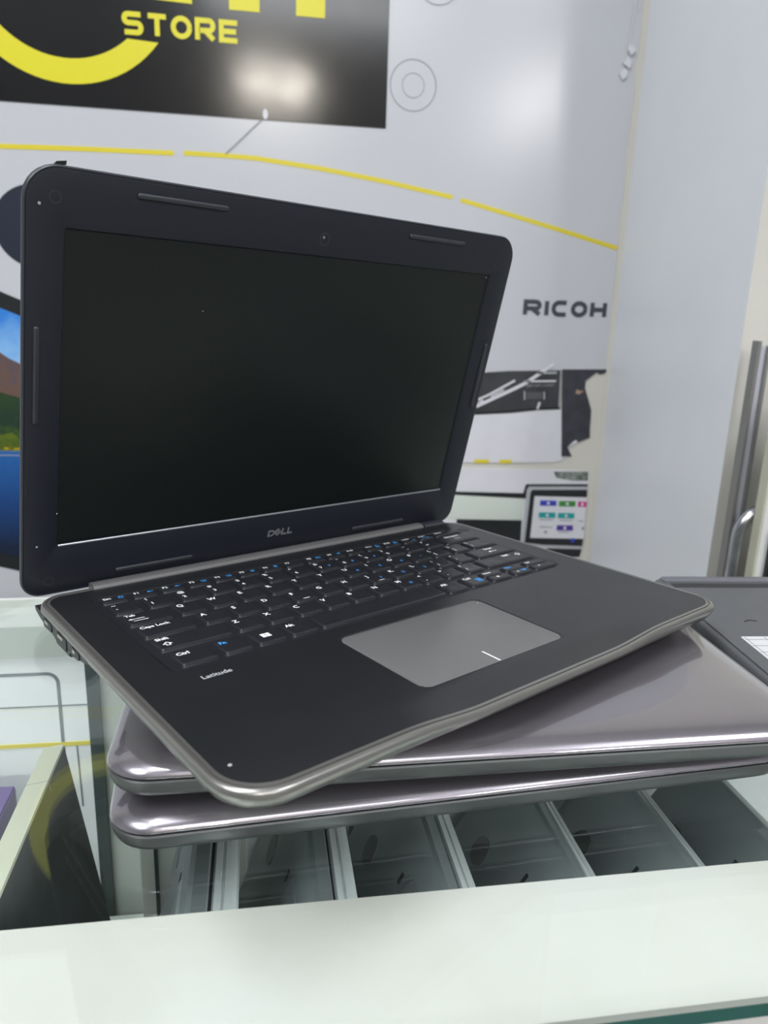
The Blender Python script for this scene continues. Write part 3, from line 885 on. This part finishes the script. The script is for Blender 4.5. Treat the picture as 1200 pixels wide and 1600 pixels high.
b.build('panel_edge_strip', M_boxc, bd, smooth=0)
b = MB()
b.loft([[(x, y, z) for x, z in rr(0.010, 0.028, 0.80, 0.952, 0.003, 3)] for y in (-0.0075, -0.013)])
b.loft([[(x, y, z) for x, z in rr(0.016, 0.050, 0.930, 0.975, 0.004, 3)] for y in (-0.0062, -0.011)])
b.build('black_latch', M_port, bd)
b = MB()
b.prism(circle(0.021, 0.958, 0.0035, 16), 0.013, 0.0155, lambda x, z, h: (x, -h + 0.001, z), 0)
b.build('latch_screw', M_chrome, bd)
b = MB()
b.prism(circle(0.018, 0.905, 0.004, 16), 0.013, 0.0165, lambda x, z, h: (x, -h, z), 0)
b.build('latch_screw', M_chrome, bd)

# ================================================================== the open laptop on top (mm in its own frame: x right, y back, z up from the palm rest)
LT = thing('laptop', 'open black laptop with silver rim lying skewed on top of the stack, screen off', 'laptop')
LT.matrix_world = Matrix(((0.84883, -0.52796, 0.02726, -0.03621),
                          (0.52800, 0.84922, 0.00654, 0.33471),
                          (-0.02660, 0.00884, 0.99961, 0.07147),
                          (0, 0, 0, 1)))
YF, YB = -107.0, 117.0
def warp(x, y):
    t = min(1, max(0, (y - YF) / (YB - YF)))
    l = -3.0 + 6.0*t
    r = 5.5 - 14.0*t
    if x < 133:
        k = min(1, max(0, (20 - x) / 40)); return x + l*k
    k = min(1, max(0, (x - 250) / 50)); return x + r*k
def sstep(a, b_, x):
    t = min(1, max(0, (x - a) / (b_ - a))); return t*t*(3 - 2*t)
def scoop(x, y, amp=3.2):
    s = sstep(45, 95, x) * (1 - sstep(195, 245, x))
    return -amp * s * (1 - sstep(-104, -84, y))
X0, X1 = -30.5, 308.0
def oring(d, z, sc=1.0):
    rad = [max(1, 24 - d), max(1, 19 - d), max(1, 16 - d), max(1, 16 - d)]
    pts = rr(X0 + d, X1 - d, YF + d, YB - d, rad, 9)
    m = len(pts); out = []
    for i in range(m):
        a, c = pts[i], pts[(i + 1) % m]
        k = 40 if i % 10 == 9 else 1
        for j in range(k):
            x, y = a[0] + (c[0]-a[0])*j/k, a[1] + (c[1]-a[1])*j/k
            out.append((warp(x, y), y, z + sc*scoop(x, y)))
    return out
# silver shell: rim with a fine groove, rounded side, tapering under
b = MB()
prof = [(30, -13.6, 0), (16, -13.2, 0), (8, -11.6, .1), (3.4, -8.8, .3), (1.0, -5.6, .5), (0.0, -3.2, .8), (0.2, -1.5, 1), (0.9, -0.5, 1), (2.0, 0.0, 1), (2.7, -0.1, 1), (2.9, -0.7, 1), (3.3, -0.7, 1), (3.5, 0.05, 1), (4.9, 0.15, 1), (5.1, -0.6, 1)]
b.loft([oring(d, z, s) for d, z, s in prof], True, False)
b.build('base_shell', M_silver, LT, smooth=35, scale=.001)

# deck: a fine height field with the keyboard well, touchpad recess and front scoop
def sdf_rr(x, y, x0, x1, y0, y1, r):
    cx, cy = (x0 + x1)/2, (y0 + y1)/2
    qx, qy = abs(x - cx) - (x1 - x0)/2 + r, abs(y - cy) - (y1 - y0)/2 + r
    return math.hypot(max(qx, 0), max(qy, 0)) + min(max(qx, qy), 0) - r
KW = (-5.5, 282.5, -6.0, 99.5)
TP = (77.5, 182.0, -82.5, -17.0)
def deck_z(x, y):
    z = 0.0
    d = sdf_rr(x, y, *KW, 6)
    z -= 1.3 * (1 - sstep(-1.0, 0.6, d))
    # long soft slope behind the function keys
    d2 = sdf_rr(x, y, -9, 286, 90, 109, 6)
    z -= 1.0 * (1 - sstep(-7, 0.5, d2)) * sstep(97, 101, y)
    d = sdf_rr(x, y, *TP, 6)
    z -= 0.45 * (1 - sstep(-0.5, 0.3, d))
    return z + scoop(x, y)
def grid_lines(a, c, step, feats):
    s = set(round(a + (c - a)*k/int((c - a)/step), 3) for k in range(int((c - a)/step) + 1))
    for f in feats:
        for e in (-1.2, -0.8, -0.4, 0, 0.4, 0.8): s.add(round(f + e, 3))
    s = sorted(s); out = [s[0]]
    for v in s[1:]:
        if v - out[-1] > 0.25: out.append(v)
    return out
DI = 5.0
dx0, dx1, dy0, dy1, dr = X0 + DI, X1 - DI, YF + DI, 112.0, 18
gx = grid_lines(dx0, dx1, 2.2, [KW[0], KW[1], TP[0], TP[1]])
gy = grid_lines(dy0, dy1, 2.2, [KW[2], KW[3], TP[2], TP[3]])
vs = []; fs = []
for y in gy:
    for x in gx:
        px, py = x, y
        for (cx, cy, sx, sy, R_) in ((dx0 + 19, dy0 + 19, -1, -1, 19), (dx1 - 14, dy0 + 14, 1, -1, 14), (dx0 + 11, dy1 - 11, -1, 1, 11), (dx1 - 11, dy1 - 11, 1, 1, 11)):
            ax, ay = (x - cx)*sx, (y - cy)*sy
            if ax > 0 and ay > 0:
                m = max(ax, ay); h = math.hypot(ax, ay)     # square corner to round corner
                px, py = cx + sx*ax*m/h, cy + sy*ay*m/h
        vs.append((warp(px, py), py, deck_z(px, py)))
nx = len(gx)
for j in range(len(gy) - 1):
    for i in range(nx - 1):
        fs.append((j*nx + i, j*nx + i + 1, (j + 1)*nx + i + 1, (j + 1)*nx + i))
b = MB(); b.add(vs, fs)
b.build('palm_rest', M_deck, LT, smooth=60, scale=.001)

# touchpad
b = MB()
tp = lambda e, z: [(x, y, z) for x, y in rr(TP[0] + 0.6 + e, TP[1] - 0.6 - e, TP[2] + 0.6 + e, TP[3] - 0.6 - e, 5.5, 8)]
b.loft([tp(0, -1.2), tp(0, -0.28), tp(0.25, -0.15)])
b.build('touchpad', M_pad, LT, smooth=30, scale=.001)
b = MB(); b.box(129.3, 130.3, -81.5, -69.5, -0.14, -0.09)
b.build('touchpad_mark', M_white, LT, smooth=0, scale=.001)
b = MB(); b.prism(circle(287.5, 92, 5.2, 28), -0.2, 0.25, None, 0); b.prism(circle(287.5, 92, 4.2, 28), 0.2, 0.35, None, 1)
b.build('power_button', [M_rubber, M_bezel], LT, smooth=20, scale=.001)
b = MB()
put_text(b, 'Latitude', 2.0, -19.0, 4.6, 0.06, 0, off=0.02)
b.build('model_lettering', M_plight, LT, smooth=0, scale=.001)
b = MB(); b.prism(circle(-22, -83.5, 0.8, 14), -0.1, 0.18)
b.build('light_fleck', M_plight, LT, smooth=0, scale=.001)
b = MB()
b.prism(circle(178.3, -22.4, 0.5, 10), -0.3, -0.08)
b.build('light_fleck', M_plight, LT, smooth=0, scale=.001)
# hinge cover between deck and lid
b = MB()
hp = [(110.5, -3), (110.8, 0.6), (111.8, 1.9), (114, 2.6), (117.5, 2.6), (119.0, 1.8), (119.3, -3)]
b.loft([[(x, y, z) for y, z in hp] for x in (4, 262)])
b.build('hinge_cover', M_hinge, LT, smooth=30, scale=.001)
b = MB()
b.loft([[(x, y, z*0.8) for y, z in hp] for x in (264, 285)])
b.build('hinge_end_cap', M_rubber, LT, smooth=30, scale=.001)
# ports and plug ends along the left side
b = MB()
hs = [(114, -3.4, -7.5), (106, -3.4, -9.5), (96, -3.4, -11.0), (84, -3.4, -11.6), (78, -3.4, -13.6), (62, -3.4, -13.6), (58, -3.4, -10.6), (44, -3.4, -9.4), (34, -3.4, -6.5)]
rgs = []
for y, zt, zb in hs:
    xe = warp(X0, y) + 0.25
    rgs.append([(xe, y, zt), (xe + 8, y, zt), (xe + 9, y, zb - 0.5), (xe + 1.6, y, zb), (xe + 0.3, y, zb + 1.5)])
b.loft(rgs)
b.build('side_housing', M_port, LT, smooth=0, scale=.001)
for (y0, y1, z0, z1, out) in ((86, 98, -9.2, -4.6, 0.1), (63, 77, -11.0, -4.4, 0.15), (45, 55, -8.6, -4.4, 0.1)):
    xe = warp(X0, (y0 + y1)/2)
    b = MB()
    b.loft([[(x, y, z) for y, z in rr(y0, y1, z0, z1, 1.2, 3)] for x in (xe + 12, xe - out)])
    p = b.build('port', M_port, LT, smooth=30, scale=.001)
    b = MB()
    b.box(xe - out - 0.15, xe - out + 0.5, y0 + 5, y1 - 2, z1 - 2.4, z1 - 0.9)
    b.build('contact', M_portm, p, smooth=0, scale=.001)
# rubber feet: the left pair stands proud because the machine lies skewed on the domed lid
for (x, y, h) in ((60, -70, 18.6), (40, 60, 19.0), (262, -55, 13.9), (215, 20, 15.0)):
    b = MB()
    b.loft([[(px, py, z) for px, py in rr(x - 14 + e, x + 14 - e, y - 4 + e, y + 4 - e, 3, 4)] for z, e in ((-h, .6), (-h + 0.6, 0), (-13, 0))])
    b.build('rubber_foot', M_rubber, LT, scale=.001)

# ---- keyboard tray and its keys
b = MB()
b.loft([[(x, y, z) for x, y in rr(KW[0] + 1.2, KW[1] - 1.2, KW[2] + 1.2, KW[3] - 1.2, 5, 4)] for z in (-1.6, -1.18)])
KB = b.build('keyboard', M_well, LT, smooth=20, scale=.001)
ZT = 0.45
def key(x0, x1, y0, y1, leg):
    b = MB()
    k = lambda e, z: [(x, y, z) for x, y in rr(x0 + e, x1 - e, y0 + e, y1 - e, max(0.5, 1.4 - e*0.6), 4)]
    b.loft([k(-0.3, -1.15), k(0, -0.6), k(0.1, ZT - 0.65), k(0.8, ZT - 0.12), k(1.1, ZT), k(2.3, ZT - 0.06)], mi=0)
    z = ZT + 0.02
    for (s, dx, dy, size, mi) in leg:
        if s == '#win':
            for ax in (0, 1):
                for ay in (0, 1):
                    cx, cy = x0 + dx + ax*2.7, y1 - dy - ay*2.2
                    b.add([(cx, cy - 2, z), (cx + 2.4, cy - 2, z), (cx + 2.4, cy, z), (cx, cy, z)], [(0, 1, 2, 3)], mi)
        elif s == '#ring':
            b.stroke([(x0 + dx + size*math.cos(a), y1 - dy + size*math.sin(a)) for a in [q*pi/6 for q in range(12)]], 0.5, z - 0.03, z, None, mi, True)
        elif s == '#bar':
            b.add([(x0 + dx, y1 - dy - 0.6, z), (x0 + dx + size, y1 - dy - 0.6, z), (x0 + dx + size, y1 - dy, z), (x0 + dx, y1 - dy, z)], [(0, 1, 2, 3)], mi)
        elif s == '#tri':
            b.add([(x0 + dx, y1 - dy, z), (x0 + dx + size, y1 - dy - size*.6, z), (x0 + dx + size, y1 - dy + size*.6, z)], [(0, 1, 2)], mi)
        elif s == '#menu':
            for q in range(3):
                b.add([(x0 + dx, y1 - dy - q*1.1, z), (x0 + dx + size, y1 - dy - q*1.1, z), (x0 + dx + size, y1 - dy - q*1.1 + 0.6, z), (x0 + dx, y1 - dy - q*1.1 + 0.6, z)], [(0, 1, 2, 3)], mi)
            b.stroke([(x0 + dx - .6, y1 - dy - 3), (x0 + dx + size + .6, y1 - dy - 3), (x0 + dx + size + .6, y1 - dy + 1.4), (x0 + dx - .6, y1 - dy + 1.4)], 0.4, z - 0.03, z, None, mi, True)
        elif s == '#up':
            cx, cy = x0 + dx, y1 - dy
            b.stroke([(cx - .9, cy - 1.6), (cx + .9, cy - 1.6), (cx + .9, cy), (cx + 2, cy), (cx, cy + 1.9), (cx - 2, cy), (cx - .9, cy)], 0.55, z - 0.03, z, None, mi, True)
        else:
            put_text(b, s, x0 + dx, y1 - dy - size*0.7, size, z, mi, off=0.03)
    b.build('key', [M_key, M_white, M_blue], KB, smooth=35, scale=.001)
U = 19.05
KD = 14.6
def row(y, items):
    for it in items:
        key(it[0], it[1], y, y + KD, it[2])
two = lambda a, c: [(a, 1.8, 1.6, 4.0, 1), (c, 2.2, 8.2, 4.0, 1)]
r1 = [('~', '`')] + list(zip('!@#$%^&*()_+', '1234567890-='))
items = []
for i, (a, c) in enumerate(r1):
    lg = two(a, c)
    if c in '789': lg.append((c, 9.5, 8.2, 3.2, 2))
    items.append((i*U, i*U + 15.6, lg))
items.append((13*U, 280.0, [('Backspace', 8, 1.8, 3.4, 1), ('#bar', 14, 8, 6, 1)]))
row(70.4, items)
items = [(0, 23.8, [('Tab', 1.8, 1.4, 3.6, 1), ('#bar', 2.5, 7.5, 8, 1), ('#bar', 3.5, 10, 8, 1), ('#tri', 1.6, 7.8, 2, 1)])]
for i, c in enumerate('QWERTYUIOP'):
    lg = [(c, 2.0, 1.8, 4.6, 1)]
    if c in 'UIO': lg.append(({'U': '4', 'I': '5', 'O': '6'}[c], 9.5, 7.2, 3.4, 2))
    if c == 'P': lg.append(('*', 9.5, 7.2, 3.4, 2))
    x = (1.5 + i)*U; items.append((x, x + 15.0, lg))
for i, (a, c) in enumerate((('{', '['), ('}', ']'))):
    x = (11.5 + i)*U; items.append((x, x + 15.0, two(a, c)))
items.append((13.5*U, 280.0, two('|', '\\')))
row(52.6, items)
items = [(0, 28.4, [('Caps Lock', 2.0, 1.8, 3.7, 1)])]
for i, c in enumerate('ASDFGHJKL'):
    lg = [(c, 2.0, 1.8, 4.6, 1)]
    if c in 'FJ': lg.append(('#bar', 5.2, 12.4, 4.4, 1))
    if c in 'JKL': lg.append(({'J': '1', 'K': '2', 'L': '3'}[c], 9.5, 7.2, 3.4, 2))
    x = (1.75 + i)*U; items.append((x, x + 15.0, lg))
for i, (a, c) in enumerate(((':', ';'), ('"', "'"))):
    x = (10.75 + i)*U; items.append((x, x + 15.0, two(a, c)))
items.append((12.75*U, 280.0, [('Enter', 17, 2.0, 3.7, 1), ('#tri', 16, 9, 2.4, 1), ('#bar', 18.2, 8.7, 6, 1)]))
row(35.0, items)
items = [(0, 38.8, [('Shift', 2.0, 1.6, 3.8, 1), ('#up', 5.6, 9.2, 3, 1)])]
for i, c in enumerate('ZXCVBNM'):
    lg = [(c, 2.0, 1.8, 4.6, 1)]
    if c == 'M': lg.append(('0', 9.5, 7.2, 3.4, 2))
    x = (2.25 + i)*U; items.append((x, x + 15.0, lg))
for i, (a, c) in enumerate((('<', ','), ('>', '.'), ('?', '/'))):
    x = (9.25 + i)*U; items.append((x, x + 15.0, two(a, c)))
items.append((12.25*U, 280.0, [('Shift', 26, 2.0, 3.7, 1), ('#up', 40, 5.6, 3, 1)]))
row(17.5, items)
row(-2.1, [(1.1, 20.2, [('Ctrl', 2.0, 2.0, 4.0, 1)]), (23.6, 39.0, [('Fn', 2.0, 2.0, 4.0, 2)]), (42.5, 58.4, [('#win', 5.2, 4.8, 4, 1)]),
           (62.3, 78.0, [('Alt', 2.0, 2.0, 4.0, 1)]), (81.5, 173.6, []), (176.8, 193.2, [('Alt', 2.0, 2.0, 4.0, 1)]),
           (197.0, 212.8, [('Ctrl', 2.0, 2.0, 3.8, 1), ('#menu', 10.2, 7.5, 2.6, 2)])])
# arrow cluster: half-height pairs
for x0, x1, a, c in ((216.2, 234.2, 'Home', '#tri'), (238.0, 255.8, 'PgUp', 'u'), (259.6, 280.0, 'End', 'r')):
    lo = {'#tri': [('#tri', 6, 3.4, 2.4, 1)], 'u': [('v', 5, 2.2, 3.4, 1), ('PgDn', 9.5, 2, 2.6, 2)], 'r': [('>', 6, 2, 3.4, 1)]}[c]
    hi = [(a, 2.2, 1.6, 2.8, 2 if c == 'u' else 1)]
    key(x0, x1, -2.1, 4.9, lo)
    key(x0, x1, 5.6, 12.6, hi)
# function row
fx = [(0.4, 14.8)] + [(18.0 + i*16.95, 31.6 + i*16.95) for i in range(12)] + [(222.0, 234.8), (238.2, 251.2), (254.8, 280.0)]
fl = ['Esc'] + ['F%d' % (i + 1) for i in range(12)] + ['PrtScr', 'Insert', 'Delete']
for i, ((x0, x1), s) in enumerate(zip(fx, fl)):
    lg = [(s, 1.4, 1.6, 3.4 if len(s) < 4 else 2.6, 1)]
    if i == 0: lg.append(('#ring', 11.2, 3.4, 1.2, 2))
    elif i in (1, 2): lg.append(('#tri', 8.6, 3.6, 1.8, 2)); lg.append(('#bar', 10.6, 3.2, 2.0, 2))
    elif i in (3, 4): lg.append(('#bar', 8.4, 2.8, 4, 2)); lg.append(('#bar', 8.9, 4.4, 3, 2))
    elif i in (5, 6): lg.append(('#ring', 10.2, 3.6, 1.1, 2)); lg.append(('#bar', 9.2, 3.4, 2, 2))
    elif i == 8: lg.append(('#bar', 8.4, 2.4, 3.6, 2)); lg.append(('#bar', 8.4, 4.0, 3.6, 2)); lg.append(('#bar', 8.4, 3.2, 1.2, 2))
    elif i == 9: lg.append(('#tri', 8.8, 3.6, 2.4, 2))
    elif i in (11, 12): lg.append(('#ring', 10.4, 3.6, 1.0, 2)); lg.append(('#bar', 8.4, 5.2, 4, 2))
    elif i == 13: lg.append(('#bar', 8.4, 5.6, 3, 2))
    elif i == 14: lg.append(('#bar', 2.0, 5.6, 8, 2))
    key(x0, x1, 88.2, 96.0, lg)

# ---- lid
CA, SA = math.cos(1.76897), math.sin(1.76897)
def ltf(u, v, w):
    """u across, v up the lid, w behind the bezel face"""
    return (u, 114.27 + v*CA + w*SA, 28.68 + v*SA - w*CA)
LU0, LU1, LV0, LV1 = -32.4, 300.8, -31.0, 191.6
def lring(d, w, n=8):
    return [ltf(u, v, w) for u, v in rr(LU0 + d, LU1 - d, LV0 + d, LV1 - d, [max(1, 11 - d), max(1, 11 - d), max(1, 16 - d), max(1, 16 - d)], n)]
b = MB()
b.loft([lring(3.0, 2.6), lring(1.6, 0.6), lring(0.5, 0.3), lring(0.0, 0.9), lring(0.0, 3.0), lring(1.2, 5.0), lring(4.0, 6.8), lring(10, 7.8), lring(30, 8.2)])
LID = b.build('lid', M_rubber, LT, smooth=40, scale=.001)
b = MB()
sx0, sx1, sy0, sy1 = -13.54, 280.30, 0.0, 164.44
def sring(e, w, n=8):
    return [ltf(u, v, w) for u, v in rr(sx0 - e, sx1 + e, sy0 - e, sy1 + e, 1.0 + max(0, e*0.5), n)]
b.loft([lring(1.5, 0.7), lring(1.3, 0.15), lring(2.0, 0.0), sring(1.2, 0.0), sring(0.6, 0.25), sring(0.0, 1.25)], False, False)
b.build('bezel', M_bezel, LID, smooth=35, scale=.001)
b = MB()
b.loft([sring(1.0, 2.0), sring(0.6, 1.2)])
b.build('screen', M_screen, LID, smooth=0, scale=.001)
b = MB()
b.loft([[ltf(u, v, w) for v, w in ((-1.1, 0.1), (-1.0, -0.25), (-0.35, -0.25), (0.0, 0.1))] for u in (sx0, sx1)])
b.build('lower_bezel_glint', M_logo, LID, smooth=20, scale=.001)  # pale strip painting the light caught along the bezel's lower edge
def bump(u0, u1, v0, v1):
    b = MB()
    b.loft([[ltf(u, v, w) for u, v in rr(u0 + e, u1 - e, v0 + e, v1 - e, 1.35 - e*0.9, 5)] for w, e in ((0.1, 0), (-0.7, 0), (-1.1, 0.35), (-1.25, 0.9))])
    b.build('rubber_bumper', M_rubber, LID, smooth=50, scale=.001)
bump(19.7, 69.1, 182.1, 184.9); bump(198.1, 248.0, 181.6, 184.4)
bump(-27.6, -24.9, 70.0, 119.2); bump(292.4, 295.1, 66.4, 116.2)
bump(19.4, 68.6, -23.2, -20.6); bump(196.2, 246.0, -23.6, -21.0)
b = MB()
b.prism(circle(133.2, 174.6, 3.6, 28), -0.12, 0.2, ltf, 0)
b.prism(circle(133.2, 174.6, 3.0, 28), -0.16, 0.1, ltf, 1)
b.prism(circle(132.4, 175.6, 0.8, 12), -0.20, 0.0, ltf, 2)
b.build('webcam', [M_rubber, M_port, M_logo], LID, smooth=0, scale=.001)
b = MB()
for u in (113.5, 142.0, 152.0):
    b.prism(circle(u, 174.6, 0.55, 10), -0.05, 0.2, ltf, 0)
b.build('microphone_hole', M_port, LID, smooth=0, scale=.001)
for (u, v) in ((-18.5, 178.0), (285.5, 172.0), (-18, -22.0), (284.5, -18)):
    b = MB()
    b.stroke(circle(u, v, 2.6, 24), 0.35, -0.06, 0.05, ltf, 0, True)
    b.build('screw_cap', M_rubber, LID, smooth=0, scale=.001)
b = MB()
for (u, v, q) in ((-25.5, 174.5, 0.7), (-24.6, 0.6, 0.6), (-14.5, 19, 0.4), (277, 163, .4), (60, 130, .35)):
    b.prism(circle(u, v, q, 8), -0.1, 0.1, ltf)
b.build('dust_fleck', M_plight, LID, smooth=0, scale=.001)
# raised maker's wordmark: D, tilted E, L, L
b = MB()
S = lambda pts: [(x + (y + 17.2)*0.12, y) for x, y in pts]
st_ = lambda pts, w=1.05, cl=False: b.stroke(S(pts), w, -0.25, 0.05, ltf, 0, cl)
st_([(123.3, -16.7), (126.0, -16.7), (127.4, -15.8), (127.8, -14.9), (127.2, -13.9), (125.8, -13.2), (123.3, -13.2)], 1.1, True)
st_([(127.9, -14.6), (130.4, -17.0), (133.0, -14.9)], 0.95)
st_([(127.9, -14.6), (130.9, -12.3)], 0.95)
st_([(129.0, -15.6), (131.9, -13.4)], 0.8)
st_([(130.2, -16.8), (133.1, -14.3)], 0.8)
st_([(134.2, -12.5), (134.2, -16.7), (137.6, -16.7)], 1.15)
st_([(138.8, -12.5), (138.8, -16.7), (142.3, -16.7)], 1.15)
b.build('brand_logo', M_logo, LID, smooth=0, scale=.001)
# tiny upturned sliver behind the top left corner of the lid
b = MB()
b.loft([[ltf(u, v, w) for u, v in ((-19, 190.6), (-13, 191.8), (-12.8, 193.6), (-17, 192.8))] for w in (3.0, 4.0)])
b.build('loose_trim_sliver', M_port, LID, smooth=0, scale=.001)
